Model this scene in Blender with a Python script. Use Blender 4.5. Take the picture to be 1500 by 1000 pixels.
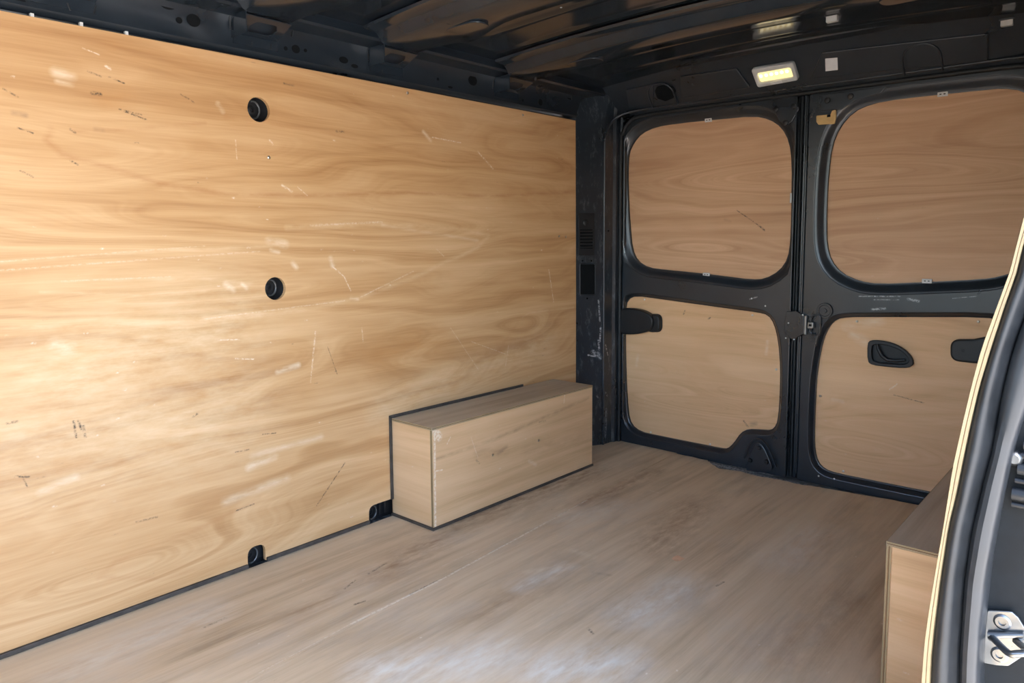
import bpy, bmesh, math, random
from mathutils import Vector, Matrix
random.seed(7)
for o in list(bpy.data.objects): bpy.data.objects.remove(o)
S = bpy.context.scene
COL = S.collection

# ------------------------------------------------------------------ camera
# X runs along the van (rear doors at X=0, cab at -X), far side lining at Y=0,
# near side at Y=-1.765, load floor at Z=0.
FPX, CYP = 1069.65, 453.26
YAW, PIT, ROL = 0.7255, 0.0989, -0.0066
CAM = Vector((-2.8609, -1.9336, 0.9525))
FW = Vector((math.cos(YAW)*math.cos(PIT), math.sin(YAW)*math.cos(PIT), -math.sin(PIT)))
_r = FW.cross(Vector((0, 0, 1))).normalized(); _u = _r.cross(FW)
RT = _r*math.cos(ROL) + _u*math.sin(ROL)
UP = -_r*math.sin(ROL) + _u*math.cos(ROL)
cd = bpy.data.cameras.new('camera'); cam = bpy.data.objects.new('camera', cd); COL.objects.link(cam)
cd.sensor_fit = 'HORIZONTAL'; cd.sensor_width = 36.0; cd.lens = FPX/1500*36
cd.shift_y = -(500-CYP)/1500; cd.clip_start = 0.02
cam.matrix_world = Matrix(((RT.x, UP.x, -FW.x, CAM.x), (RT.y, UP.y, -FW.y, CAM.y), (RT.z, UP.z, -FW.z, CAM.z), (0, 0, 0, 1)))
S.camera = cam

# ------------------------------------------------------------------ light
S.view_settings.view_transform = 'Standard'; S.view_settings.look = 'None'
S.view_settings.gamma = 1.0; S.view_settings.use_curve_mapping = False
S.view_settings.exposure = 2.6
wd = bpy.data.worlds.new('world'); S.world = wd; wd.use_nodes = True
wn = wd.node_tree; bg = wn.nodes['Background']
sky = wn.nodes.new('ShaderNodeTexSky'); sky.sky_type = 'NISHITA'; sky.sun_disc = False
sky.sun_elevation = math.radians(68); sky.sun_rotation = math.radians(131); sky.air_density = 1.0; sky.dust_density = 3.0
wn.links.new(sky.outputs[0], bg.inputs[0]); bg.inputs[1].default_value = 0.42
sl = bpy.data.lights.new('sun', 'SUN'); sl.energy = 5.0; sl.angle = math.radians(0.6); sl.color = (1, .95, .86)
so = bpy.data.objects.new('sun', sl); COL.objects.link(so)
so.rotation_euler = Vector((-0.30, 0.26, -1.0)).to_track_quat('-Z', 'Y').to_euler()

# ------------------------------------------------------------------ pixels to points
def ray(u, v): return FW + RT*((u-750)/FPX) - UP*((v-CYP)/FPX)
def hit(u, v, p, n):
    d = ray(u, v); p = Vector(p); n = Vector(n)
    return CAM + d*((p-CAM).dot(n)/d.dot(n))
def onx(u, v, x): return hit(u, v, (x, 0, 0), (1, 0, 0))
def ony(u, v, y): return hit(u, v, (0, y, 0), (0, 1, 0))
def onz(u, v, z): return hit(u, v, (0, 0, z), (0, 0, 1))

# ------------------------------------------------------------------ node helpers
class NT:
    def __init__(s, name):
        s.m = bpy.data.materials.new(name); s.m.use_nodes = True
        s.t = s.m.node_tree; s.b = s.t.nodes['Principled BSDF']
    def n(s, typ, **kw):
        x = s.t.nodes.new(typ)
        for k, v in kw.items(): setattr(x, k, v)
        return x
    def put(s, sock, v):
        if isinstance(v, bpy.types.NodeSocket): s.t.links.new(v, sock)
        elif v is not None:
            if isinstance(v, (tuple, list)) and len(v) == 3 and sock.type == 'RGBA': v = (*v, 1)
            sock.default_value = v
    def math(s, op, a, b=None, c=None, clamp=False):
        x = s.n('ShaderNodeMath', operation=op, use_clamp=clamp)
        s.put(x.inputs[0], a); s.put(x.inputs[1], b); s.put(x.inputs[2], c); return x.outputs[0]
    def vec(s, x, y, z=0.0):
        c = s.n('ShaderNodeCombineXYZ')
        for i, v in enumerate((x, y, z)): s.put(c.inputs[i], v)
        return c.outputs[0]
    def pos(s):
        g = s.n('ShaderNodeNewGeometry'); q = s.n('ShaderNodeSeparateXYZ'); s.t.links.new(g.outputs['Position'], q.inputs[0])
        return q.outputs
    def noise(s, v, scale=1, detail=2, rough=.5, dist=0, dim='3D'):
        x = s.n('ShaderNodeTexNoise', noise_dimensions=dim)
        if dim == '1D': s.put(x.inputs['W'], v)
        else: s.put(x.inputs['Vector'], v)
        x.inputs['Scale'].default_value = scale; x.inputs['Detail'].default_value = detail
        x.inputs['Roughness'].default_value = rough; x.inputs['Distortion'].default_value = dist
        return x.outputs[0]
    def ramp(s, f, *stops):
        r = s.n('ShaderNodeValToRGB'); s.put(r.inputs[0], f); e = r.color_ramp.elements
        for i, (p, c) in enumerate(stops):
            if i >= 2: e.new(p)
            e[i].position = p; e[i].color = (*c, 1) if isinstance(c, tuple) else (c, c, c, 1)
        return r.outputs[0]
    def mr(s, f, a, b, c=0., d=1., smooth=False):
        x = s.n('ShaderNodeMapRange'); x.interpolation_type = 'SMOOTHSTEP' if smooth else 'LINEAR'
        s.put(x.inputs[0], f)
        for i, v in enumerate((a, b, c, d)): s.put(x.inputs[i+1], v)
        return x.outputs[0]
    def mix(s, f, a, b, mode='MIX'):
        x = s.n('ShaderNodeMix', data_type='RGBA', blend_type=mode); s.put(x.inputs[0], f); s.put(x.inputs[6], a); s.put(x.inputs[7], b)
        return x.outputs[2]
    def bump(s, h, strength=.2, dist=.002):
        x = s.n('ShaderNodeBump'); x.inputs['Strength'].default_value = strength; x.inputs['Distance'].default_value = dist
        s.put(x.inputs['Height'], h); s.t.links.new(x.outputs[0], s.b.inputs['Normal'])
    def fin(s, col, rough, spec=.5, metal=0, coat=0):
        s.put(s.b.inputs['Base Color'], col); s.put(s.b.inputs['Roughness'], rough)
        s.b.inputs['Specular IOR Level'].default_value = spec; s.put(s.b.inputs['Metallic'], metal)
        s.b.inputs['Coat Weight'].default_value = coat
        return s.m

def seg_chain(t, p, lst):
    """largest of soft-edged line segments (a0,a1,b0,b1,width,strength) in the plane of p"""
    m = None
    for a0, a1, b0, b1, w, k in lst:
        dx, dy = b0-a0, b1-a1
        def vm(op, a, b=None):
            x = t.n('ShaderNodeVectorMath', operation=op); t.put(x.inputs[0], a)
            if b is not None: t.put(x.inputs[1], b)
            return x
        q = p
        if m is not None:                    # chained on the previous segment so the shader evaluates them one after another
            x = t.n('ShaderNodeVectorMath', operation='MULTIPLY_ADD'); t.put(x.inputs[0], m); x.inputs[1].default_value = (1e-7,)*3; t.put(x.inputs[2], p); q = x.outputs[0]
        pa = vm('SUBTRACT', q, (a0, a1, 0)).outputs[0]
        dt = vm('DOT_PRODUCT', pa, (dx, dy, 0)).outputs['Value']
        tt = t.math('MULTIPLY', dt, 1/max(dx*dx+dy*dy, 1e-8), clamp=True)
        x = t.n('ShaderNodeVectorMath', operation='SCALE'); x.inputs[0].default_value = (dx, dy, 0); t.put(x.inputs['Scale'], tt)
        d = vm('DISTANCE', pa, x.outputs[0]).outputs['Value']
        v = t.math('MULTIPLY_ADD', d, -k/w, k)
        m = t.math('MAXIMUM', v, 0.0 if m is None else m)
    return m
def segs(t, p, lst, wob):
    m = seg_chain(t, p, lst)
    if not hasattr(t, 'br'): t.br = t.mr(t.noise(p, 110, 4, .8), .42, .60, .0, 1.5)
    br = t.br
    return t.math('MULTIPLY', m, br, clamp=True)

def plywood(name, ga, ca, pale, mid, dark, bumps=(), light=(), black=(), stains=(), seed=0., k=26., figure=1., rough=.5, wear=.5, dirt=0., spec=.35, wamp=.42, sk=.55):
    """ga / ca: index of world axis along / across the grain"""
    t = NT(name); P = t.pos(); a, c = P[ga], P[ca]
    p = t.vec(a, c, seed)
    warp = t.noise(t.vec(t.math('MULTIPLY', a, .55), t.math('MULTIPLY', c, 2.2), seed+3), 1.6, 2.5, .5)
    h = t.math('ADD', t.math('MULTIPLY', c, .55), t.math('MULTIPLY', warp, wamp))
    for (b0, b1, s0, s1, amp) in bumps:
        e = t.math('ADD', t.math('POWER', t.math('MULTIPLY', t.math('SUBTRACT', a, b0), 1/s0), 2.0), t.math('POWER', t.math('MULTIPLY', t.math('SUBTRACT', c, b1), 1/s1), 2.0))
        h = t.math('ADD', h, t.math('MULTIPLY', t.math('POWER', 2.718, t.math('MULTIPLY', e, -1.0)), amp))
    lines = t.noise(t.math('ADD', h, seed), k, 3.5, .62, 0, '1D')
    fib = t.noise(t.vec(t.math('MULTIPLY', a, 7), t.math('MULTIPLY', c, 260), seed), 1, 3, .6)
    streak = t.noise(t.vec(t.math('MULTIPLY', a, 1.1), t.math('MULTIPLY', c, 26), seed+9), 1, 4, .6)
    blot = t.noise(t.vec(t.math('MULTIPLY', a, .9), t.math('MULTIPLY', c, 2.2), seed+20), 1.5, 3, .55)
    f = t.math('ADD', t.math('MULTIPLY', t.math('SUBTRACT', lines, .5), 1.25*figure), t.math('ADD', t.math('MULTIPLY', t.math('SUBTRACT', blot, .5), .7), .5))
    f = t.math('ADD', f, t.math('ADD', t.math('MULTIPLY', t.math('SUBTRACT', streak, .5), sk), t.math('MULTIPLY', t.math('SUBTRACT', fib, .5), .3)))
    col = t.ramp(f, (.12, dark), (.45, mid), (.85, pale))
    stains = list(stains)                   # broad scuffs are soft stains, thin ones stay scratches
    for src, sc in ((light, (.86, .76, .58)), (black, (.20, .13, .08))):
        wide = [(*q[:4], q[4]*1.25, min(1.2, q[5]*1.3)) for q in src if q[4] > .0065 and q[5] < 1.5]
        if wide: stains.append((wide, sc, .58))
    light = [q for q in light if q[4] <= .0065 or q[5] >= 1.5]; black = [q for q in black if q[4] <= .0065]
    nz = t.noise(t.vec(t.math('MULTIPLY', a, 14), t.math('MULTIPLY', c, 40), seed+40), 1, 4, .65) if stains else None
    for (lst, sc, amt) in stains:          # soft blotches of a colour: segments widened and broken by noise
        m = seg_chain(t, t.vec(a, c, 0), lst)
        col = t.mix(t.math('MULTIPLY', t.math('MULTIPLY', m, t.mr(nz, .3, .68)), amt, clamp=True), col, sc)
    if dirt:
        d1 = t.noise(t.vec(t.math('MULTIPLY', a, 2.2), t.math('MULTIPLY', c, 9), seed+60), 1.3, 5, .65)
        col = t.mix(t.math('MULTIPLY', t.mr(d1, .5, .75), dirt), col, (.15, .115, .085))
        d2 = t.noise(t.vec(t.math('MULTIPLY', a, 3), t.math('MULTIPLY', c, 6), seed+77), 1.2, 5, .7)
        col = t.mix(t.math('MULTIPLY', t.mr(d2, .52, .72), dirt*.8), col, (.5, .47, .42))
    if wear:                                # small random nicks
        v = t.n('ShaderNodeTexVoronoi', feature='F1'); t.put(v.inputs['Vector'], t.vec(t.math('MULTIPLY', a, 1.0), t.math('MULTIPLY', c, 2.0), seed)); v.inputs['Scale'].default_value = 13
        gate = t.noise(t.vec(a, c, seed+5), 3.2, 2, .5)
        nick = t.math('MULTIPLY', t.mr(v.outputs['Distance'], .10, .03), t.mr(gate, .5, .62))
        nick = t.math('MULTIPLY', nick, t.mr(t.noise(p, 160, 2, .6), .45, .6))
        col = t.mix(t.math('MULTIPLY', nick, wear, clamp=True), col, (.80, .72, .6))
        v2 = t.n('ShaderNodeTexVoronoi', feature='F1'); t.put(v2.inputs['Vector'], t.vec(t.math('MULTIPLY', a, 1.0), t.math('MULTIPLY', c, 4.0), seed+31)); v2.inputs['Scale'].default_value = 9
        n2 = t.math('MULTIPLY', t.mr(v2.outputs['Distance'], .10, .03), t.mr(t.noise(p, 130, 2, .6), .48, .62))
        n2 = t.math('MULTIPLY', n2, t.mr(t.noise(t.vec(a, c, seed+8), 2.7, 2, .5), .52, .64))
        col = t.mix(t.math('MULTIPLY', n2, wear*.8, clamp=True), col, (.14, .10, .07))
    if light: col = t.mix(t.math('MULTIPLY', segs(t, t.vec(a, c, 0), [(*q[:4], q[4]*.8, q[5]) for q in light], 0), .62), col, (.88, .80, .66))
    if black: col = t.mix(segs(t, t.vec(a, c, 0), black, 0), col, (.07, .05, .035))
    return t.fin(col, t.mr(blot, .2, .8, rough-.08, rough+.1), spec)

def plain(name, col, rough=.5, metal=0., spec=.5, coat=0., var=.0, emit=None):
    t = NT(name); g = t.n('ShaderNodeNewGeometry')
    nz = t.noise(g.outputs['Position'], 30, 3, .6)
    c = t.mix(t.mr(nz, .35, .7), tuple(x*(1-var) for x in col), tuple(min(1, x*(1+var)) for x in col)) if var else col
    if emit:
        t.b.inputs['Emission Color'].default_value = (*emit[0], 1); t.b.inputs['Emission Strength'].default_value = emit[1]
    return t.fin(c, t.mr(nz, .3, .7, max(0, rough-.05), rough+.06), spec, metal, coat)

def paint(name, col=(.013, .0185, .025), rough=.27, scuffs=(), wear=0., coat=.35, axes=(1, 2), dusty=.14):
    t = NT(name); P = t.pos(); g = t.n('ShaderNodeNewGeometry'); pv = g.outputs['Position']
    dust = t.noise(pv, 5, 4, .65)
    c = t.mix(t.mr(dust, .4, .75, 0, .35), col, tuple(x*2.2 for x in col))
    r = t.mr(dust, .3, .75, rough-.03, rough+dusty)
    if wear:
        w = t.math('MULTIPLY', t.mr(t.noise(t.vec(t.math('MULTIPLY', P[0], 60), t.math('MULTIPLY', P[1], 18), t.math('MULTIPLY', P[2], 18)), 1, 5, .75), .54 if wear < .5 else .46, .64 if wear < .5 else .6), wear, clamp=True)
        c = t.mix(w, c, (.20, .22, .23)); r = t.math('ADD', r, t.math('MULTIPLY', w, .3))
    if scuffs:
        c = t.mix(segs(t, t.vec(P[axes[0]], P[axes[1]], 0), scuffs, 0), c, (.42, .44, .45))
    t.b.inputs['Coat Roughness'].default_value = .18
    return t.fin(c, r, .5, 0, coat)

# ------------------------------------------------------------------ mesh helpers
class MB:
    def __init__(s): s.v = []; s.f = []; s.mi = []; s.cur = 0
    def add(s, vs, fs):
        b = len(s.v); s.v += [Vector(x) for x in vs]
        for f in fs: s.f.append([b+i for i in f]); s.mi.append(s.cur)
        return s
    def box(s, x0, x1, y0, y1, z0, z1):
        x0, x1 = sorted((x0, x1)); y0, y1 = sorted((y0, y1)); z0, z1 = sorted((z0, z1))
        return s.add([(x, y, z) for z in (z0, z1) for y in (y0, y1) for x in (x0, x1)], [(0, 2, 3, 1), (4, 5, 7, 6), (0, 1, 5, 4), (2, 6, 7, 3), (0, 4, 6, 2), (1, 3, 7, 5)])
    def tube(s, pts, r, n=8, caps=True):
        pts = [Vector(p) for p in pts]; R = r if isinstance(r, (list, tuple)) else [r]*len(pts); rings = []; ref = None
        for i, p in enumerate(pts):
            d = (pts[min(i+1, len(pts)-1)]-pts[max(i-1, 0)]).normalized()
            if ref is None: ref = d.orthogonal().normalized()
            ref = (ref-d*ref.dot(d)).normalized(); q = d.cross(ref)
            rings.append([p+(ref*math.cos(2*math.pi*k/n)+q*math.sin(2*math.pi*k/n))*R[i] for k in range(n)])
        fs = [(i*n+k, i*n+(k+1) % n, (i+1)*n+(k+1) % n, (i+1)*n+k) for i in range(len(pts)-1) for k in range(n)]
        if caps: fs += [tuple(range(n))[::-1], tuple((len(pts)-1)*n+k for k in range(n))]
        return s.add([v for r_ in rings for v in r_], fs)
    def lathe(s, c, axis, prof, n=20):
        """prof: list of (radius, height along axis)"""
        c = Vector(c); a = Vector(axis).normalized(); e = a.orthogonal().normalized(); q = a.cross(e)
        vs = [c+a*h+(e*math.cos(2*math.pi*k/n)+q*math.sin(2*math.pi*k/n))*max(r, 1e-5) for r, h in prof for k in range(n)]
        fs = [(i*n+k, i*n+(k+1) % n, (i+1)*n+(k+1) % n, (i+1)*n+k) for i in range(len(prof)-1) for k in range(n)]
        fs += [tuple(range(n))[::-1], tuple((len(prof)-1)*n+k for k in range(n))]
        return s.add(vs, fs)
    def loft(s, rows, close=False):
        n = len(rows[0]); fs = []
        for i in range(len(rows)-1):
            for k in range(n if close else n-1): fs.append((i*n+k, i*n+(k+1) % n, (i+1)*n+(k+1) % n, (i+1)*n+k))
        return s.add([v for r in rows for v in r], fs)
    def prism(s, poly, d):
        """convex-ish polygon (3D points) pushed along vector d"""
        n = len(poly); d = Vector(d); p = [Vector(x) for x in poly]
        return s.add(p+[x+d for x in p], [tuple(range(n))[::-1], tuple(range(n, 2*n))]+[(k, (k+1) % n, n+(k+1) % n, n+k) for k in range(n)])
    def mesh(s, me, M=None):
        M = M or Matrix.Identity(4); return s.add([M @ v.co for v in me.vertices], [tuple(p.vertices) for p in me.polygons])

def obj(name, mb, mat, parent=None, smooth=None, bevel=0., seg=2):
    me = bpy.data.meshes.new(name); off = parent_loc(parent)
    me.from_pydata([tuple(v-off) for v in mb.v], [], mb.f)
    for m in (mat if isinstance(mat, (list, tuple)) else [mat]): me.materials.append(m)
    for p, i in zip(me.polygons, mb.mi): p.material_index = i
    bm = bmesh.new(); bm.from_mesh(me); bmesh.ops.recalc_face_normals(bm, faces=bm.faces)
    if bevel:
        bmesh.ops.remove_doubles(bm, verts=bm.verts, dist=1e-5)
        bmesh.ops.bevel(bm, geom=[e for e in bm.edges if len(e.link_faces) == 2 and e.calc_face_angle(0) > .5], offset=bevel, segments=seg, affect='EDGES', profile=.5, clamp_overlap=True)
    bm.to_mesh(me); bm.free()
    if smooth:
        me.polygons.foreach_set('use_smooth', [True]*len(me.polygons)); me.set_sharp_from_angle(angle=math.radians(smooth))
    o = bpy.data.objects.new(name, me); COL.objects.link(o)
    if parent: o.parent = parent
    return o
def parent_loc(p):
    v = Vector((0, 0, 0))
    while p: v += p.location; p = p.parent
    return v
def tag(o, label=None, cat=None, group=None, kind=None):
    for k, v in (('label', label), ('category', cat), ('group', group), ('kind', kind)):
        if v: o[k] = v
    return o
def empty(name, loc, label, cat, group=None, kind=None):
    o = bpy.data.objects.new(name, None); COL.objects.link(o); o.location = loc; o.empty_display_size = .05
    return tag(o, label, cat, group, kind)

def rounded(pts, r, n=6):
    out = []; m = len(pts)
    for i in range(m):
        p = Vector(pts[i][:2]); a = Vector(pts[i-1][:2]); b = Vector(pts[(i+1) % m][:2])
        rr = pts[i][2] if len(pts[i]) > 2 else r
        u = (a-p); w = (b-p); lu, lw = u.length, w.length
        ang = u.angle(w, math.pi)
        if rr < 1e-6 or ang > 3.1: out.append(tuple(p)); continue
        t = min(rr/math.tan(ang/2), lu*.49, lw*.49)
        s, e = p+u.normalized()*t, p+w.normalized()*t
        for k in range(n+1):
            q = k/n; out.append(tuple((1-q)**2*s+2*q*(1-q)*p+q*q*e))
    return out
def smooth_poly(pts, it=2):
    for _ in range(it):
        o = []
        for i in range(len(pts)):
            a, b = Vector(pts[i]), Vector(pts[(i+1) % len(pts)]); o += [tuple(a*.75+b*.25), tuple(a*.25+b*.75)]
        pts = o
    return pts
def circ(x, y, r, n=28, ry=None): return [(x+r*math.cos(2*math.pi*k/n), y+(ry or r)*math.sin(2*math.pi*k/n)) for k in range(n)]
def grow(pts, d):
    """push a closed outline outwards by d"""
    n = len(pts); A = sum(pts[i][0]*pts[(i+1) % n][1]-pts[(i+1) % n][0]*pts[i][1] for i in range(n)); sg = 1 if A > 0 else -1; o = []
    for i in range(n):
        a, b = Vector(pts[i-1]), Vector(pts[(i+1) % n]); t = (b-a)
        if t.length < 1e-9: o.append(pts[i]); continue
        t.normalize(); o.append((pts[i][0]+sg*t.y*d, pts[i][1]-sg*t.x*d))
    return o
def plate(outs, depth, bevel=0., res=1):
    """flat sheet with holes, local XY, z from 0 to -depth (top at z=0); returns a mesh"""
    cu = bpy.data.curves.new('sheet', 'CURVE'); cu.dimensions = '2D'; cu.fill_mode = 'BOTH'
    cu.extrude = depth/2-bevel; cu.bevel_depth = bevel; cu.bevel_resolution = res; cu.offset = -bevel
    for pts in outs:
        sp = cu.splines.new('POLY'); sp.points.add(len(pts)-1); sp.use_cyclic_u = True
        for q, p in zip(sp.points, pts): q.co = (p[0], p[1], 0, 1)
    ob = bpy.data.objects.new('sheet', cu); COL.objects.link(ob)
    me = bpy.data.meshes.new_from_object(ob.evaluated_get(bpy.context.evaluated_depsgraph_get()))
    bpy.data.objects.remove(ob); bpy.data.curves.remove(cu)
    for v in me.vertices: v.co.z -= depth/2
    return me
def basis(o, a, b, n): return Matrix(((a[0], b[0], n[0], o[0]), (a[1], b[1], n[1], o[1]), (a[2], b[2], n[2], o[2]), (0, 0, 0, 1)))
def MX(x): return basis((x, 0, 0), (0, 1, 0), (0, 0, 1), (-1, 0, 0))     # sheet in YZ, top face towards -X at x
def MY(y): return basis((0, y, 0), (1, 0, 0), (0, 0, 1), (0, -1, 0))     # sheet in XZ, top face towards -Y at y
def MZ(z): return basis((0, 0, z), (1, 0, 0), (0, 1, 0), (0, 0, 1))
def sheet(outs, depth, M, bevel=0., res=1): return MB().mesh(plate(outs, depth, bevel, res), M)

# ------------------------------------------------------------------ dimensions
W = 1.765; H = 1.453
BX0, BX1, BD, BH = -1.308, -.416, .2072, .3413
def P(u, v): q = ony(u, v, 0); return q.x, q.z
def F(u, v): q = onz(u, v, 0); return q.x, q.y
def D(u, v, x=0.): q = onx(u, v, x); return q.y, q.z
def lseg(fn, rows): 
    o = []
    for (u0, v0, u1, v1, w, k) in rows:
        a, b = fn(u0, v0), fn(u1, v1); o.append((a[0], a[1], b[0], b[1], w, k))
    return o

# ------------------------------------------------------------------ materials
WL = lseg(P, [(82, 106, 104, 112, .014, .8), (84, 119, 104, 124, .008, .6), (620, 193, 631, 206, .008, 1), (633, 201, 675, 209, .004, 1), (700, 222, 722, 247, .006, .8),
    (120, 70, 145, 80, .003, .8), (155, 97, 161, 101, .006, 1), (319, 152, 326, 163, .008, .8), (413, 271, 428, 281, .006, 1), (436, 274, 450, 286, .003, .8),
    (394, 352, 418, 358, .014, 1), (397, 366, 408, 369, .007, .9), (429, 385, 434, 392, .009, .9), (484, 378, 487, 389, .009, 1), (488, 391, 504, 405, .004, .9), (504, 405, 514, 426, .004, .9),
    (514, 436, 524, 438, .007, 1), (528, 435, 606, 397, .004, .5), (300, 467, 506, 440, .004, .4), (462, 486, 457, 541, .005, .7), (407, 544, 437, 535, .010, .9),
    (330, 416, 342, 425, .009, .9), (355, 416, 361, 422, .007, .9), (320, 498, 350, 497, .004, .8), (345, 525, 372, 526, .004, .9), (80, 504, 102, 511, .018, .6),
    (0, 396, 380, 368, .004, .35), (0, 383, 300, 360, .003, .3), (90, 412, 250, 405, .004, .3), (365, 684, 402, 668, .014, .7), (370, 668, 470, 640, .012, .5), (330, 735, 420, 700, .016, .5),
    (804, 395, 811, 442, .005, .9), (460, 500, 455, 560, .003, .7), (530, 480, 532, 500, .004, .6), (640, 365, 650, 375, .004, .5), (60, 720, 110, 700, .012, .5), (690, 500, 745, 520, .003, .5),
    (660, 480, 700, 540, .003, .4), (740, 540, 745, 505, .003, .5), (395, 205, 400, 212, .005, .8), (345, 205, 347, 233, .003, .6), (560, 330, 700, 352, .007, .4), (455, 330, 560, 325, .006, .5)])
WB = lseg(P, [(20, 165, 37, 169, .007, .9), (135, 136, 147, 138, .006, .9), (160, 113, 182, 122, .003, .8), (128, 104, 148, 112, .003, .7), (182, 163, 214, 175, .003, .9), (175, 160, 207, 168, .003, .7),
    (265, 138, 284, 150, .003, .8), (5, 130, 26, 142, .003, .6), (26, 187, 48, 195, .003, .8), (30, 250, 48, 259, .003, .7), (140, 189, 150, 191, .007, .6), (103, 189, 110, 194, .004, .7), (103, 235, 114, 241, .003, .8),
    (108, 617, 112, 640, .004, .9), (115, 616, 119, 628, .004, .9), (122, 624, 125, 640, .004, .9), (22, 698, 42, 698, .004, .9), (34, 702, 40, 712, .003, .7), (505, 678, 464, 740, .003, .9), (480, 508, 494, 548, .002, .8),
    (345, 662, 365, 658, .003, .6), (200, 764, 230, 757, .004, .6), (416, 122, 430, 125, .005, .6), (493, 192, 504, 193, .005, .6), (10, 620, 25, 617, .004, .8), (385, 636, 404, 634, .003, .7), (283, 610, 290, 605, .004, .8), (345, 748, 372, 738, .003, .7)])
WST = [(lseg(P, [(88, 686, 122, 676, .03, 1), (185, 142, 150, 146, .03, .7), (0, 390, 90, 380, .03, .5), (560, 520, 640, 500, .10, .6), (170, 60, 420, 120, .08, .3)]), (.50, .24, .08), .75),
       (lseg(P, [(100, 560, 330, 480, .22, .7), (60, 640, 330, 600, .25, .6), (560, 600, 800, 500, .1, .5)]), (.80, .66, .45), .6)]
def poly_segs(pts, w, k): return lseg(P, [(*a, *b, w, k) for a, b in zip(pts, pts[1:])])
GRAIN_D = poly_segs([(230, 268), (330, 284), (450, 287), (600, 282), (720, 287), (840, 281)], .010, .9)+poly_segs([(75, 190), (68, 205), (90, 225), (160, 245), (235, 270)], .012, .7)+poly_segs([(110, 193), (180, 190), (300, 180)], .008, .5)+poly_segs([(330, 172), (480, 195), (640, 235), (780, 245)], .010, .5)+poly_segs([(580, 640), (700, 560), (760, 470)], .012, .35)+poly_segs([(145, 845), (170, 822), (300, 770), (380, 730)], .012, .5)+poly_segs([(145, 845), (240, 848), (330, 820)], .010, .45)
GRAIN_L = poly_segs([(0, 384), (250, 366), (420, 360)], .008, .8)+poly_segs([(300, 470), (420, 456), (520, 438), (610, 405), (700, 362), (716, 345), (660, 333), (560, 328), (420, 333)], .013, .8)+poly_segs([(0, 480), (170, 476), (300, 470)], .007, .6)+poly_segs([(60, 428), (200, 432), (330, 425), (370, 415), (300, 408), (150, 410)], .007, .7)+poly_segs([(765, 465), (775, 458), (840, 450)], .006, .7)
WST += [(GRAIN_D, (.40, .175, .06), .75), (GRAIN_L, (.80, .62, .40), .5)]
M_WALL = plywood('plywood_wall', 0, 2, (.68, .445, .24), (.55, .325, .15), (.40, .205, .08),
    bumps=[(P(330, 340)[0]+.5, .99, .75, .055, .22), (P(275, 425)[0], .80, .42, .03, .16), (P(95, 210)[0]-.1, 1.16, .6, .10, .22), (P(770, 462)[0], .60, .2, .05, .12), (P(170, 830)[0], .11, .35, .06, .18), (P(640, 250)[0], 1.24, .7, .05, .14), (-1.9, .45, .9, .09, .15)],
    light=WL, black=WB, stains=WST, seed=2.3, k=17, figure=.8, wear=.8, sk=.7)
FL = lseg(F, [(515, 913, 640, 852, .006, 2.2), (640, 852, 800, 765, .006, 2), (800, 765, 860, 732, .005, 1.2), (380, 985, 515, 913, .004, .6), (775, 838, 830, 825, .020, .6), (838, 806, 868, 815, .018, .7), (600, 905, 690, 885, .05, .3), (952, 718, 966, 722, .004, .8), (645, 830, 700, 805, .004, .5)])
FB = lseg(F, [(870, 838, 892, 842, .010, .7), (540, 840, 565, 825, .006, .6), (520, 885, 535, 880, .006, .8), (505, 862, 520, 850, .005, .6), (600, 870, 640, 850, .003, .5), (300, 918, 330, 905, .006, .5), (290, 950, 340, 930, .012, .4), (862, 920, 868, 928, .006, .6), (1050, 858, 1060, 852, .005, .7)])
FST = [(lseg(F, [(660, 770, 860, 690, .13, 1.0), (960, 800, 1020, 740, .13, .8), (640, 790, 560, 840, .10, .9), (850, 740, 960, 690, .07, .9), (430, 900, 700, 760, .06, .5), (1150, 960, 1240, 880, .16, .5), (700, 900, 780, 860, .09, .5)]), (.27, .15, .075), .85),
       (lseg(F, [(560, 985, 720, 960, .12, 1), (800, 980, 900, 970, .12, 1), (930, 900, 1000, 860, .12, .8), (760, 860, 830, 830, .05, .9), (830, 760, 900, 740, .09, .6), (100, 980, 300, 900, .10, .6), (1150, 820, 1200, 780, .12, .5)]), (.78, .74, .64), 1.0)]
M_FLOOR = plywood('plywood_floor', 0, 1, (.76, .61, .42), (.64, .49, .32), (.45, .32, .19), bumps=[(-1.2, -.8, .8, .1, .2), (-1.6, -.3, .6, .06, .15)], light=FL, black=FB, stains=FST, seed=11.7, k=22, figure=.35, rough=.5, wear=.9, dirt=.3, wamp=.10, sk=.9)
bxp = lambda u, v: (lambda q: (q.x, q.z))(ony(u, v, -BD))
M_BOX = plywood('plywood_box_side', 0, 2, (.77, .53, .32), (.66, .43, .24), (.49, .30, .15), light=lseg(bxp, [(636, 628, 643, 640, .022, 1.8), (636.5, 635, 638, 770, .007, 2), (638, 690, 648, 688, .005, 1.2), (645, 624, 862, 561, .006, 1.4), (700, 670, 690, 640, .003, .5), (828, 570, 826, 590, .005, .7), (660, 640, 655, 650, .004, .7), (775, 675, 785, 680, .008, .5)]),
    black=lseg(bxp, [(730, 665, 742, 655, .01, .6), (698, 674, 702, 678, .006, .4), (790, 618, 800, 616, .005, .4)]), stains=[(lseg(bxp, [(640, 672, 720, 645, .010, .8), (720, 645, 862, 583, .012, .9), (700, 662, 740, 660, .03, .5), (770, 660, 860, 640, .04, .4)]), (.33, .19, .10), .8)], seed=5.1, k=18, wear=.5, figure=.5, wamp=.12)
M_BOXE = plywood('plywood_box_end', 1, 2, (.76, .53, .315), (.65, .425, .23), (.48, .29, .14), seed=8.4, k=30, wear=.5, figure=.6, wamp=.10)
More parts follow.
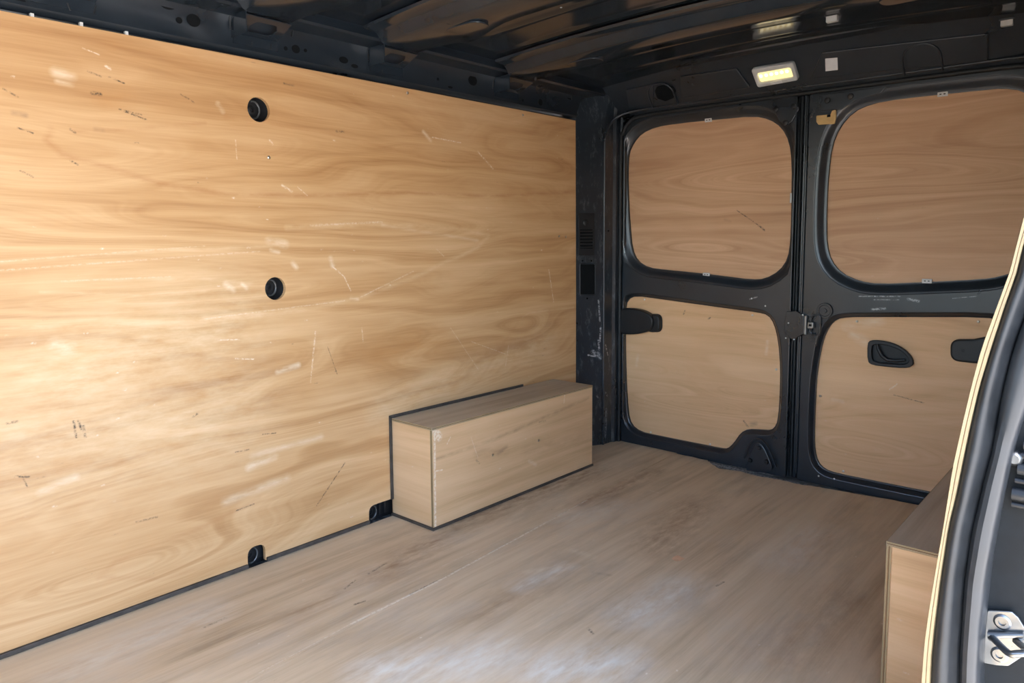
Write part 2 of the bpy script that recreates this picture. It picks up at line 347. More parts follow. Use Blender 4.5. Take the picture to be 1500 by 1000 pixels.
M_BOXT = plywood('plywood_box_top', 0, 1, (.60, .50, .37), (.50, .40, .28), (.35, .26, .17), seed=15.2, k=26, wear=.6, dirt=.2, figure=.4, wamp=.10, sk=.9)
M_WIN = plywood('plywood_window_panel', 1, 2, (.70, .45, .275), (.58, .35, .20), (.46, .255, .135), bumps=[(-.95, 1.19, .55, .045, .25), (-.45, .90, .3, .03, .15), (-.85, .86, .3, .03, .14), (-1.4, 1.15, .6, .05, .2)], black=lseg(lambda u, v: D(u, v, .01), [(1080, 308, 1112, 330, .003, .8), (1112, 330, 1120, 337, .006, .8), (1063, 322, 1070, 324, .008, .5)]), seed=23.8, k=24, wear=.35, figure=.75)
M_LOW = plywood('plywood_door_panel', 1, 2, (.82, .535, .305), (.71, .435, .23), (.55, .31, .145), bumps=[(-.45, .22, .35, .03, .16), (-.75, .30, .3, .05, .14), (-1.15, .16, .25, .05, .2), (-.1, .35, .3, .05, .15)], light=lseg(lambda u, v: D(u, v, .01), [(1304, 570, 1315, 562, .005, 1), (1125, 500, 1123, 518, .008, .6), (1240, 478, 1290, 470, .02, .6), (1250, 490, 1268, 500, .02, .7), (1220, 585, 1235, 588, .008, .7), (935, 520, 933, 535, .01, .5)]),
    black=lseg(lambda u, v: D(u, v, .01), [(1101, 621, 1107, 619, .012, .9), (1090, 616, 1096, 624, .006, .6), (1310, 578, 1355, 590, .003, .7), (1002, 460, 1004, 455, .005, .6), (1038, 467, 1041, 465, .005, .7)]), seed=31.1, k=24, wear=.4, figure=.6, wamp=.25)
M_LATCHWOOD = plain('ply_core_pale', (.36, .27, .145), .6, var=.08)
M_CORE2 = plain('ply_core_dark', (.19, .11, .045), .6, var=.1)
M_PAINT = paint('dark_body_paint')
M_ROOF = paint('dark_roof_paint', rough=.13, coat=.0, dusty=.03)
pA = Vector((-.255, .0, 0)); pB = Vector((-.130, -.062, 0)); pC = Vector((-.012, -.086, 0))
pe = (pB-pA).normalized(); pn = Vector((pe.y, -pe.x, 0))
if pn.dot(Vector((-1, -1, 0))) < 0: pn = -pn
def pil(u, v): q = hit(u, v, pA, pn); return q.x, q.z
M_PILLAR = paint('dark_pillar_paint', scuffs=lseg(pil, [(869, 515, 873, 520, .012, .8), (877, 498, 878, 512, .006, .8), (876, 518, 879, 524, .012, .8), (880, 480, 879, 500, .005, 1), (862, 520, 872, 522, .005, .9), (877, 440, 879, 470, .005, .8), (884, 280, 884, 330, .003, .7), (886, 380, 883, 392, .004, .7), (888, 505, 893, 520, .005, .8), (874, 578, 876, 582, .005, .7), (888, 575, 892, 580, .006, .6), (890, 600, 888, 640, .01, .4)]), axes=(0, 2), wear=.25)
M_SILL = paint('worn_sill_paint', rough=.4, wear=.8, coat=0, axes=(0, 1), scuffs=lseg(F, [(1046, 678, 1100, 690, .035, 1.1), (1090, 690, 1165, 706, .028, 1.1), (930, 649, 1010, 668, .012, .8), (1180, 708, 1240, 720, .015, .8), (1060, 676, 1130, 694, .012, 1.2)]))
M_DOORP = paint('dark_door_paint', scuffs=lseg(lambda u, v: D(u, v, -.03), [(1258, 434, 1318, 434, .003, .8), (1330, 438, 1345, 441, .006, 1), (1277, 453, 1296, 452, .006, .9), (1280, 439, 1316, 439, .003, .6), (1395, 437, 1430, 434, .002, .7), (1098, 438, 1108, 435, .004, .6), (911, 350, 914, 370, .003, .8)]))
M_BLACK = plain('black_plastic', (.012, .013, .015), .45, spec=.4, var=.15)
M_VOID = plain('unlit_cavity', (.006, .007, .008), .8, spec=.1)
M_RUBBER = plain('black_rubber', (.016, .018, .02), .5, spec=.35, var=.2)
M_SEAL = plain('grey_door_seal', (.014, .016, .018), .45, spec=.4, var=.25)
M_RECESS = plain('matt_black_recess', (.010, .0115, .0125), .65, spec=.2, var=.25)
M_JAMB = plain('dark_jamb_paint', (.012, .0145, .0175), .4, spec=.5, coat=.0, var=.2)
M_STRIP = plain('dark_edge_strip', (.062, .052, .044), .6, spec=.3, var=.3)
M_STEEL = plain('zinc_steel', (.24, .25, .255), .32, metal=1., var=.1)
M_SCREW = plain('bright_screw', (.72, .68, .60), .3, metal=1.)
M_WHITE = plain('white_plastic', (.62, .63, .62), .5, var=.06)
M_STICK = plain('white_sticker_paper', (.68, .69, .70), .6, var=.06)
M_AMBER = plain('tan_plastic', (.60, .40, .16), .5, var=.08)
M_LAMPH = plain('grey_lamp_plastic', (.52, .53, .52), .45, var=.04)
M_LENS = plain('lit_lamp_lens', (.9, .8, .5), .3, emit=((1, .74, .28), .17))
M_LED = plain('lit_led', (1, .95, .8), .3, emit=((1, .9, .6), .5))
M_PATCH = plain('bare_inner_veneer', (.70, .44, .27), .7, var=.12)
M_GROUND = plain('pale_concrete_ground', (.42, .40, .37), .9, var=.15)

# ------------------------------------------------------------------ ground outside
g = MB().box(-14, 12, -16, 10, -.75, -.55); tag(obj('ground', g, M_GROUND), 'pale concrete yard outside the van', kind='structure')

# ------------------------------------------------------------------ floor
fl = obj('floor', MB().box(-3.3, .06, .04, -1.80, -.06, -.013), M_SILL); tag(fl, 'dark steel load floor under plywood boards', kind='structure')
rag = [(909, 645), (940, 651), (966, 657), (1000, 666), (1036, 674), (1044, 680), (1053, 686), (1080, 689), (1110, 697), (1140, 702), (1170, 709), (1200, 713), (1242, 721), (1290, 729), (1338, 738)]
edge = []
for (u, v) in rag: q = onz(u, v, 0); edge.append((q.x, q.y))
fine = []
for i in range(len(edge)-1):
    for k in range(5):
        t = k/5; fine.append((edge[i][0]*(1-t)+edge[i+1][0]*t+random.uniform(-.004, .004), edge[i][1]*(1-t)+edge[i+1][1]*t))
fine.append((-.03, -1.45)); fine.append((-.03, -1.764))
seam = lambda x: -.455+(x+1.2)*.061
iseam = min(range(len(fine)), key=lambda i: abs(fine[i][1]-seam(fine[i][0])))
A = [(-3.28, -.006), (-.15, -.006), (-.15, -.02)]+fine[:iseam+1]; A[-1] = (A[-1][0], seam(A[-1][0])+.0008); A.append((-3.28, seam(-3.28)+.0008))
B = [(fine[iseam][0], seam(fine[iseam][0])-.0008)]+fine[iseam+1:]+[(-3.28, -1.764), (-3.28, seam(-3.28)-.0008)]
for poly in (A, B):
    obj('floor_board', sheet([poly], .0125, MZ(0)), M_FLOOR, fl)
q = [F(u, v) for u, v in [(984, 818), (988, 814.5), (993, 813), (998, 815.5), (1003, 818), (997, 821), (991, 822), (987, 820.5)]]
obj('bare_patch', sheet([q], .0006, MZ(.0005)), M_PATCH, fl)
sill = MB().loft([[(-.16, y, -.0128), (-.10, y, -.006), (-.03, y, -.005), (.03, y, -.008), (.05, y, -.03)] for y in (-.0, -.5, -1.0, -1.765)])
obj('sill_plate', sill, M_SILL, fl, smooth=40)

# ------------------------------------------------------------------ far wall lining with holes
(h1x, h1z), (h2x, h2z) = P(379, 160.5), P(403.5, 422.5)
n1 = rounded([(-1.846, .0001, 0), (-1.846, .056, .03), (-1.790, .056, .028), (-1.790, .0001, 0)], .02)
ymin = .004
out = [(-3.28, ymin), (-1.846, ymin)]+rounded([(-1.846, ymin, 0), (-1.846, .057, .03), (-1.790, .057, .024), (-1.790, ymin, 0)], .02)+rounded([(-1.410, ymin, 0), (-1.410, .058, .025), (-1.300, .058, .0), (-1.300, ymin, 0)], .02)+[(-.255, ymin), (-.248, .3), (-.257, H), (-3.28, H)]
wl = obj('wall_left', sheet([out, circ(h1x, h1z, .0345), circ(h2x, h2z, .0335)], .012, MY(0)), M_WALL); tag(wl, 'tall scratched plywood lining along the far side', kind='structure')
body = MB().box(-3.3, -.2, .05, .075, -.05, 1.6); obj('body_side', body, M_BLACK, wl)
for u, v in [(394, 230.5), (597, 136), (766, 168.5), (829, 347), (819, 346)]:
    x, z = P(u, v); obj('screw', MB().lathe((x, .001, z), (0, -1, 0), [(.0048, 0), (.0048, .0015), (.003, .003), (.001, .0032)], 12), M_SCREW, wl, smooth=40)
for u, v in [(48, 22), (120, 35), (186.5, 48)]:  # small white blocks along the top edge of the lining
    x, z = P(u, v+3); obj('white_block', MB().box(x-.0035, x+.0035, .002, .012, z-.001, z+.009), M_WHITE, wl)
# dark strip between lining and floor
bb = empty('baseboard_left', (-1.8, -.006, 0), 'thin dark strip along foot of the plywood lining', None, kind='structure')
for a, b in ((-3.28, -1.848), (-1.788, -1.412)):
    obj('strip', MB().box(a, b, .0005, -.009, .0003, .012), M_STRIP, bb, bevel=.002)

# lashing cups behind the holes
def cup(x, z, label, r=.034, low=False, wide=False):
    c = empty('lashing_point', (x, .012, z if not low else 0), label, 'lashing point', 'lashing points in the plywood lining')
    if not low:
        obj('cup', MB().lathe((x, .049, z), (0, -1, 0), [(.043, 0), (.043, .034), (.034, .036), (.031, .030), (.025, .012), (.0, .010)], 28), M_BLACK, c, smooth=45)
        cx, cz = x-.004, z+.002
    else:
        w = .06 if not wide else .098
        obj('cup', MB().box(x-w/2-.008, x+w/2+.008, .030, .049, .002, .07), M_BLACK, c, bevel=.004)
        cx, cz = x-.008 if not wide else x-.025, .026
    y = .037 if not low else .030
    obj('bolt', MB().lathe((cx, y+.004, cz), (0, -1, 0), [(.0135, 0), (.0135, .005), (.010, .008), (.0055, .0085), (.004, .005), (.0, .005)], 20), M_BLACK, c, smooth=40)
    ring = []
    for k in range(13):
        a = math.radians(-110+k*220/12); ring.append((cx+.021*math.cos(a), y-.010, cz+.024*math.sin(a)))
    obj('ring', MB().tube(ring, .0035, 8), plain_ring, c, smooth=60)
    if not low: obj('catch', MB().box(cx-.012, cx+.012, y-.006, y+.004, cz-.026, cz-.021), M_BLACK, c, bevel=.0015)
    if wide:
        for k in range(2): obj('rib', MB().box(x+.006+k*.022, x+.011+k*.022, .016, .032, .008, .052), M_BLACK, c, bevel=.001)
plain_ring = plain('dark_steel_ring', (.05, .055, .06), .25, spec=.7)
cup(h1x, h1z, 'round black lashing cup in the plywood, uppermost of the three in its column')
cup(h2x, h2z, 'round black lashing cup at mid height of the plywood lining')
cup(-1.818, 0, 'black lashing point in an arched notch at foot of the plywood lining', low=True)
cup(-1.360, 0, 'wide black lashing notch at the floor against the wheel arch box', low=True, wide=True)

# ------------------------------------------------------------------ ceiling
BOWS = [-2.235, -1.755, -1.292, -.703]
def roofz(y): q = (y+.8825)/.8825; return 1.598+.040*(1-min(1, q*q))
def bead(x):
    z = 0
    for a, b in zip(BOWS, BOWS[1:]+[-.12]):
        for t in (.42, .72): d = (x-(a+(b-a)*t))/.012; z -= .006*math.exp(-d*d)
    return z
xs = []
x = -3.3
while x < .05: xs.append(x); x += .0125
ys = [.06-1.885*k/24 for k in range(25)]
rows = [[(x, y, roofz(y)+(bead(x) if -1.55 < y < -.2 else 0)) for y in ys] for x in xs]
ce = obj('ceiling', MB().loft(rows), M_ROOF, smooth=60); tag(ce, 'dark glossy painted roof skin with pressed beads', kind='structure')
obj('outer_roof', MB().box(-3.32, .08, .09, -1.86, 1.665, 1.69), M_BLACK, ce)
def bow(xc):
    yy = [-.078-1.609*k/26 for k in range(27)]
    prof = [(-.150, .042), (-.146, .034), (-.104, .032), (-.097, .027), (-.078, .006), (-.066, .0), (.066, .0), (.078, .006), (.094, .026), (.102, .032), (.140, .034), (.144, .042)]
    rows = []
    for y in yy:
        e = min(abs(y+.078), abs(y+1.687)); fl = math.exp(-(e/.16)**2); zb = 1.546+(roofz(y)-1.598)*.95
        rows.append([(xc+px*(1+.0*fl)+(.05*math.exp(-((e-.22)/.1)**2) if .05 < px < .09 else 0), y, zb+pz) for px, pz in prof])
    b = obj('roof_bow', MB().loft(rows), M_ROOF, ce, smooth=35)
    for ye, sgn in ((-.078, 1), (-1.687, -1)):
        # sloped gusset plate with a rounded window joining bow and side rail
        y1 = ye+sgn*.080; o = Vector((xc-.068, y1, 1.512)); up = (Vector((xc-.068, ye, 1.546))-o); L = up.length; up.normalize(); nn = Vector((1, 0, 0)).cross(up)
        if nn.z > 0: nn = -nn
        gm = plate([[(0, 0), (.136, 0), (.136, L), (0, L)], rounded([(.034, .020), (.104, .020), (.110, .045), (.100, L-.020), (.040, L-.020), (.030, .045)], .014)], .003, .0008)
        obj('gusset', MB().mesh(gm, basis(o, (1, 0, 0), up, nn)), M_ROOF, b)
        obj('gusset_flange', MB().box(xc-.071, xc-.068, ye, y1, 1.50, 1.556).box(xc-.068, xc+.068, y1-sgn*.001, y1-sgn*.004, 1.486, 1.513), M_ROOF, b)
    for yo in (-.36, -1.40):
        pts = rounded([(xc-.02, yo-.07), (xc+.05, yo-.07), (xc+.05, yo+.07), (xc-.02, yo+.07)], .034)
        zb = 1.546+(roofz(yo)-1.598)*.95
        obj('dimple', sheet([pts], .006, MZ(zb+.002), .002), M_ROOF, b)
        obj('slot', sheet([circ(xc-.045, yo+.02, .010, 14, .004), ], .002, MZ(zb+.001)), M_VOID, b)
    return b
for xc in BOWS: bow(xc)
for (u, v) in [(757, 13), (776, 17), (787, 15), (804, 20), (822, 11), (828, 4)]:
    q = onz(u, v, 1.632); obj('paint_chip', MB().lathe((q.x, q.y, roofz(q.y)+.0005), (0, 0, -1), [(.0035, 0), (.003, .0015)], 8), M_WHITE, ce)

# side rails above the linings
def rail(side, name, label):
    s = 1 if side == 'far' else -1; y0 = 0 if side == 'far' else -W
    pr = [(.030, 1.425), (.022, 1.462), (.004, 1.468), (-.001, 1.474), (.002, 1.484), (.006, 1.53), (-.004, 1.556), (-.03, 1.564), (-.055, 1.567), (-.060, 1.574), (-.050, 1.612), (.06, 1.62)]
    t = obj(name, MB().loft([[(x, y0+s*a, z) for a, z in pr] for x in (-3.3, -2, -1, -.06)]), M_PAINT, smooth=40); tag(t, label, kind='structure'); return t
tr = rail('far', 'trim_1', 'dark painted roof side rail above the tall plywood lining')
rail('near', 'trim_2', 'dark painted roof side rail over the sliding door side')
def onrail(u, v): return ony(u, v, .004)
for u, v, r, ry in [(283, 30, .018, .016), (262, 30, .008, .008), (245, 8, .02, .01), (418, 71, .006, .006), (433, 72, .013, .012), (447, 74, .005, .005), (503, 88, .016, .010), (519, 97, .013, .006), (641, 116, .005, .005), (659, 128, .012, .004), (692, 118, .022, .018), (765, 147, .007, .006), (791, 150, .014, .013), (30, 3, .01, .01), (127, 14, .006, .006), (834, 138, .035, .022)]:
    q = onrail(u, v); obj('rail_hole', sheet([circ(q.x, q.z, r, 18, ry)], .002, MY(.0015)), M_VOID, tr)
for u, v, du, dv in [(97, 5, 5, 11), (139, 9, -3, 12), (334, 18, 2, 26), (446, 38, 1, 12), (427, 44, -1, 10), (509, 55, 0, 11), (537, 66, 1, 23), (396, 65, -2, 8), (722, 112, -2, 18), (803, 128, 0, 8), (836, 138, 0, 8), (558, 103, 0, 6), (367, 62, 0, 4), (856, 146, -4, 22)]:
    a = onrail(u, v); b = onrail(u+du, v+dv); a.y = b.y = -.002
    obj('weld_seam', MB().tube([a, b], .0022, 6), M_JAMB, tr, smooth=60)

# ------------------------------------------------------------------ rear end: pillars, header
def pillar(name, mirror, label):
    pr = [(-.275, .03), (-.258, .012), (-.255, .002), (-.140, -.056), (-.131, -.063), (-.122, -.066), (-.070, -.070), (-.060, -.080), (-.030, -.083), (-.024, -.090), (-.004, -.092), (0, -.06), (.03, -.06), (.03, .03)]
    f = (lambda y: y) if not mirror else (lambda y: -W-y)
    o = obj(name, MB().loft([[(x*k_ if x < -.1 else x, f(y*(1 if k_ == 1 else 1+.5*(1-k_))), z) for x, y in pr] for z, k_ in ((-.012, 1), (.4, 1), (.8, 1), (1.2, 1), (1.45, 1), (1.48, .97), (1.52, .88), (1.56, .80), (1.60, .76))], True), M_PILLAR, smooth=25)
    tag(o, label, kind='structure'); return o
pl = pillar('trim_3', False, 'scuffed dark door pillar at the rear end of the tall plywood lining')
pillar('trim_4', True, 'dark door pillar at the sliding door side')
hz0, hz1 = 1.497, 1.628; hx0, hx1 = -.045, -.150
ht = Vector((hx1-hx0, 0, hz1-hz0)).normalized(); hn = Vector((-ht.z, 0, ht.x))
if hn.z > 0: hn = -hn
HO = Vector((hx0, 0, hz0))
def hp(u, v): q = hit(u, v, HO, hn); return q.y, (q-HO).dot(ht)
def HB(off=0.): return basis(HO+hn*off, (0, 1, 0), ht, hn)
hpr = [(.03, 1.47), (-.01, 1.478), (-.030, 1.484), (-.040, 1.490), (hx0, hz0), (hx1+.006, hz1-.008), (hx1-.004, hz1), (hx1-.05, hz1+.004), (hx1-.06, hz1+.03), (.03, 1.66)]
wr = obj('wall_rear', MB().loft([[(x, y, z) for x, z in hpr] for y in (.03, -.4, -.8, -1.2, -1.795)], True), M_PAINT, smooth=30); tag(wr, 'dark painted header above the rear doors', kind='structure')
# raised fields, arches and holes pressed into the header
def hsheet(name, pix, off, depth, mat, bev=.001, r=0.):
    pts = [hp(u, v) for u, v in pix]
    if r: pts = rounded(pts, r)
    return obj(name, MB().mesh(plate([pts], depth, bev), HB(off)), mat, wr)
hsheet('raised_field', [(918, 131), (958, 122), (958, 150), (922, 157)], .006, .008, M_PAINT, .003, r=.004)
hsheet('raised_field', [(997, 111), (1080, 99), (1100, 127), (998, 144)], .008, .010, M_PAINT, .003, r=.006)
hsheet('raised_field', [(1188, 112), (1205, 76), (1322, 62), (1448, 48), (1448, 88), (1190, 114)], .006, .008, M_PAINT, .003, r=.005)
def arch(cu, cv, w, h, nm):
    (ya, sa), (yb, sb) = hp(cu-w/2, cv+h/2+1), hp(cu+w/2, cv+h/2-1); top = hp(cu, cv-h/2)[1]; r = abs(yb-ya)/2; yc = (ya+yb)/2; sb = min(sa, sb)
    pts = [(ya, sb)]+[(yc+r*math.cos(math.pi*k/12)*(1 if ya > yb else -1), top-r*.9+r*.9*math.sin(math.pi*k/12)) for k in range(13)]+[(yb, sb)]
    M = HB(.0065); obj(nm, MB().tube([M @ Vector((a, b, 0)) for a, b in pts], .0035, 8), M_PAINT, wr, smooth=60)
arch(975, 136, 37, 34, 'arch_bead'); arch(1353, 82, 57, 40, 'arch_bead')
hsheet('access_hole', [(960, 132), (963, 126), (975, 123), (986, 125), (991, 132), (988, 142), (976, 147), (964, 143)], .0072, .002, M_VOID, 0, .012)
hsheet('access_hole', [(871, 140), (880, 138), (893, 150), (893, 165), (884, 175), (874, 172), (869, 155)], .004, .002, M_VOID, 0, .012)
# mouldings that run round the door aperture
path = [(-.128, -.065, .0), (-.128, -.065, .6), (-.128, -.065, 1.33), (-.122, -.068, 1.40), (-.104, -.085, 1.455), (-.078, -.130, 1.488), (-.056, -.22, 1.500), (-.048, -.40, 1.502), (-.047, -.8825, 1.503)]
path += [(x, -W-y, z) for x, y, z in path[-2::-1]]
def spl(pts, n=6):
    o = []; pts = [Vector(p) for p in pts]; q = [pts[0]]+pts+[pts[-1]]
    for i in range(1, len(q)-2):
        for k in range(n):
            t = k/n; a, b, c, d = q[i-1], q[i], q[i+1], q[i+2]
            o.append(.5*((2*b)+(c-a)*t+(2*a-5*b+4*c-d)*t*t+(3*b-a-3*c+d)*t**3))
    return o+[pts[-1]]
t5 = obj('trim_5', MB().tube(spl(path), .0055, 8), M_PAINT, smooth=60); tag(t5, 'dark rolled lip running round the rear door aperture', kind='structure')
p2 = [(-.034, -.088, .0), (-.034, -.088, .7), (-.034, -.088, 1.34), (-.034, -.098, 1.41), (-.034, -.13, 1.455), (-.034, -.19, 1.476), (-.034, -.40, 1.481), (-.034, -.8825, 1.482)]
p2 += [(x, -W-y, z) for x, y, z in p2[-2::-1]]
t6 = obj('trim_6', MB().tube(spl(p2), .0085, 8), M_RUBBER, smooth=60); tag(t6, 'black rubber seal round the rear door aperture', kind='structure')

# vent and pocket on the pillar
PB = lambda off: basis(pA+pn*off, pe, (0, 0, 1), pn)
def pp(u, v): q = hit(u, v, pA, pn); return (q-pA).dot(pe), q.z
def prect(u0, v0, u1, v1): 
    a, b, c, d = pp(u0, v0), pp(u1, v0), pp(u1, v1), pp(u0, v1); return [a, b, c, d]
vr = prect(847, 312, 870, 374); vc = pA+pe*((vr[0][0]+vr[1][0])/2)
ve = empty('vent_grille', (vc.x, vc.y, vr[2][1]), 'dark slatted vent grille on the door pillar', 'vent')
gr = prect(849, 336, 868, 364)
obj('frame', MB().mesh(plate([rounded(vr, .004), gr], .004, .001), PB(.006)), M_BLACK, ve)
obj('backing', MB().mesh(plate([gr], .002), PB(.0025)), M_VOID, ve)
z0, z1 = gr[2][1], gr[0][1]
for k in range(6):
    z = z0+(z1-z0)*(k+.5)/6; a, b = gr[3][0], gr[2][0]; q = PB(.003)
    obj('slat', MB().prism([q @ Vector((a, z-.0045, 0)), q @ Vector((b, z-.0045, 0)), q @ Vector((b, z+.001, .0035)), q @ Vector((a, z+.001, .0035))], Vector((0, 0, .0022))), M_BLACK, ve)
kn = pp(857, 326); obj('knob', MB().lathe(PB(.006) @ Vector((kn[0], kn[1], 0)), pn, [(.013, 0), (.013, .003), (.010, .005), (.0, .005)], 18), M_BLACK, ve, smooth=40)
po = rounded(prect(850, 387, 871, 431), .005)
obj('pocket', MB().mesh(plate([grow(po, .006), po], .004, .0012), PB(.005)), M_PAINT, pl)
obj('pocket_back', MB().mesh(plate([po], .001), PB(.0018)), M_VOID, pl)
for u, v in [(853, 382), (866, 382), (860, 437), (886, 338), (891, 338), (873, 578), (888, 577)]:
    c = pp(u, v); obj('rivet', MB().lathe(PB(.0) @ Vector((c[0], c[1], 0)), pn, [(.004, 0), (.004, .0025), (.001, .004)], 10), M_VOID if v < 500 else M_JAMB, pl)

# ------------------------------------------------------------------ rear doors
lw = smooth_poly([D(u, v, .0) for u, v in [(921, 300), (920, 250), (921, 225), (928, 209), (940, 195), (960, 186), (990, 181), (1050, 175), (1104, 170), (1128, 175), (1146, 187), (1157, 208), (1161, 240), (1160, 300), (1159, 350), (1155, 378), (1143, 396), (1122, 408), (1100, 409.5), (1060, 404), (1026, 400), (975, 395), (950, 392), (934, 382), (926, 364), (923, 330)]], 1)
_rw = [D(u, v, .0) for u, v in [(1211, 330), (1212, 290), (1214, 255), (1219, 214), (1230, 187), (1250, 164), (1276, 152), (1320, 144.5), (1380, 138), (1440, 132)]]+[(-1.52, 1.420), (-1.575, 1.405), (-1.620, 1.36), (-1.648, 1.28), (-1.655, 1.15), (-1.652, .98), (-1.632, .89), (-1.595, .835), (-1.54, .812)]+[D(u, v, .0) for u, v in [(1440, 409), (1350, 413.5), (1287, 416), (1260, 412), (1233, 400), (1218, 382), (1212, 360)]]
rw = smooth_poly(_rw, 1)
ll = smooth_poly([D(u, v, .0) for u, v in [(916, 500), (916, 455), (919, 439), (932, 433), (970, 438), (1020, 445), (1070, 452), (1110, 457), (1126, 461), (1135, 474), (1141, 500), (1144, 540), (1143, 580), (1141, 608), (1138, 622), (1130, 630), (1115, 629), (1096, 628), (1086, 633), (1076, 648), (1066, 657), (1055, 656), (1020, 649), (960, 637), (938, 632), (925, 622), (920, 604), (917, 550)]], 1)
rl = smooth_poly([D(u, v, .0) for u, v in [(1193, 640), (1195, 580), (1198, 540), (1206, 497), (1215, 478), (1226, 467), (1245, 464), (1275, 464), (1350, 464), (1440, 464)]]+[(-1.58, .668), (-1.63, .65), (-1.655, .60), (-1.66, .4), (-1.655, .13), (-1.63, .07), (-1.58, .045)]+[D(u, v, .0) for u, v in [(1360, 720), (1290, 706), (1225, 693), (1208, 687), (1198, 676), (1194, 660)]], 1)
def make_door(name, y0, y1, win, low, label, oc):
    d = empty(name, ((0), (y0+y1)/2, 0), label, None, kind='structure')
    s = 1 if y0 > y1 else -1
    def shape(m): return rounded([(y0-m*s, .0-.008, .02), (y1+m*s, -.008, .008), (y1+m*s, 1.484-m, oc[1]), (y0-m*s, 1.484-m, oc[0])], .02, 8)
    def lim(pts, m):                            # keep a grown opening inside the door
        lo, hi = min(y0, y1)+m, max(y0, y1)-m
        return [(min(max(a, lo), hi), min(max(b, .022), 1.462)) for a, b in pts]
    mb = sheet([shape(0), win, low], .030, MX(-.006), .004, 2)
    w2 = lim(grow(win, .036), .016); l2 = lim(grow(low, .014), .016)
    mb.mesh(plate([shape(.004), w2, l2], .022, .005, 3), MX(-.026))
    for op, g_, dx in ((win, .038, .018), (low, .017, .016)):      # pressed, rounded slope round each opening
        rows = []
        for k in range(9):
            t = k/8; rr = lim(grow(op, g_*t), .014); sm = t*t*(3-2*t)
            rows.append([(-.0062-dx*sm, a, b) for a, b in rr])
        mb.loft([list(r) for r in rows], True)
    obj('door_frame', mb, M_DOORP, d, smooth=35)
    for nm, op, m in (('window_panel', win, M_WIN), ('lower_panel', low, M_LOW)):
        obj(nm, sheet([grow(op, .015)], .006, MX(.006)), m, d)
    obj('outer_skin', MB().box(.028, .04, y0+.06*s, y1-.03*s, -.03, 1.56), M_BLACK, d)
    return d
d1 = make_door('door_1', -.088, -.874, lw, ll, 'rear door beside the scuffed pillar, dark frame with two plywood panels', (.10, .01))
d2 = make_door('door_2', -.908, -1.69, rw, rl, 'rear door with the inside handle, dark frame with two plywood panels', (.01, .10))
# channel between the doors
ch = obj('trim_7', MB().box(.0, .03, -.86, -.92, -.01, 1.49), M_RUBBER); tag(ch, 'black rubber channel between the two rear doors', kind='structure')
obj('seal_lip', MB().tube([(-.008, -.883, .0), (-.008, -.883, 1.475)], .006, 8), M_RUBBER, ch, smooth=60)
obj('seal_lip', MB().tube([(-.014, -.899, .0), (-.014, -.899, 1.475)], .007, 8), M_PAINT, ch, smooth=60)
obj('edge_strip', MB().box(-.034, -.012, -.9085, -.914, .02, 1.47), M_PAINT, d2, bevel=.002)
obj('edge_strip', MB().box(-.040, -.012, -.868, -.8735, .02, 1.47), M_PAINT, d1, bevel=.002)
# window clips
def clip(d, u, v, vert=False):
    y, z = D(u, v, -.004); a, b = (.0155, .0075) if not vert else (.004, .019)
    c = obj('window_clip', sheet([rounded([(y-a, z-b), (y+a, z-b), (y+a, z+b), (y-a, z+b)], .002, 3)], .006, MX(-.008), .001), M_WHITE, d)
    if not vert:
        for q in (-.006, .006): obj('clip_slot', MB().box(-.0086, -.0078, y+q-.003, y+q+.003, z-.0015, z+.0018), M_VOID, c)
for u, v, t in [(1038, 176, 0), (1035, 402, 0), (1159, 290, 1)]: clip(d1, u, v, t)
for u, v, t in [(1381, 138, 0), (1358, 411.5, 0)]: clip(d2, u, v, t)
def dscrew(d, u, v):
    y, z = D(u, v, -.001); obj('screw', MB().lathe((.0005, y, z), (-1, 0, 0), [(.0045, 0), (.0045, .0015), (.002, .0028)], 10), M_SCREW, d)
for u, v in [(944, 438.5), (1102, 461.5), (953, 633), (1040, 650.5), (1137, 541)]: dscrew(d1, u, v)
for u, v in [(1255, 470.5), (1433, 471), (1201.5, 580), (1235, 690)]: dscrew(d2, u, v)
for d, pts in ((d1, [(1101, 437), (1121, 448)]), (d2, [(1199, 697), (1222, 701)])):
    for u, v in pts:
        y, z = D(u, v, -.03); obj('paint_chip', MB().lathe((-.0295, y, z), (-1, 0, 0), [(.0035, 0), (.003, .001)], 8), M_WHITE, d)
# hinge arm covers
def hpoly(pix, x): return [D(u, v, x) for u, v in pix]
hc = smooth_poly(hpoly([(906, 452), (922, 451), (940, 454), (954, 462), (957, 474), (952, 484), (938, 489), (920, 490), (906, 489)], -.035), 2)
c = obj('hinge_cover', sheet([hc], .036, MX(-.036), .007, 3), M_BLACK, d1, smooth=40)
e = rounded(hpoly([(945, 461), (966, 461), (966, 486), (945, 486)], -.02), .026, 8)
obj('cover_tip', sheet([e], .024, MX(-.022), .006, 3), M_BLACK, c, smooth=40)
obj('cover_rim', sheet([grow(e, .003)], .005, MX(-.004), .001), M_RUBBER, c)
hc2 = rounded(hpoly([(1392, 497), (1425, 497), (1460, 490), (1500, 490), (1500, 534), (1425, 532), (1392, 528)], -.02), .03, 8)
c = obj('hinge_cover', sheet([hc2], .028, MX(-.024), .007, 3), M_BLACK, d2, smooth=40)
y, z = D(1411, 513, -.024); obj('cover_cap', MB().lathe((-.0235, y, z), (-1, 0, 0), [(.007, 0), (.007, .002), (.0, .0025)], 14), M_RUBBER, c, smooth=40)
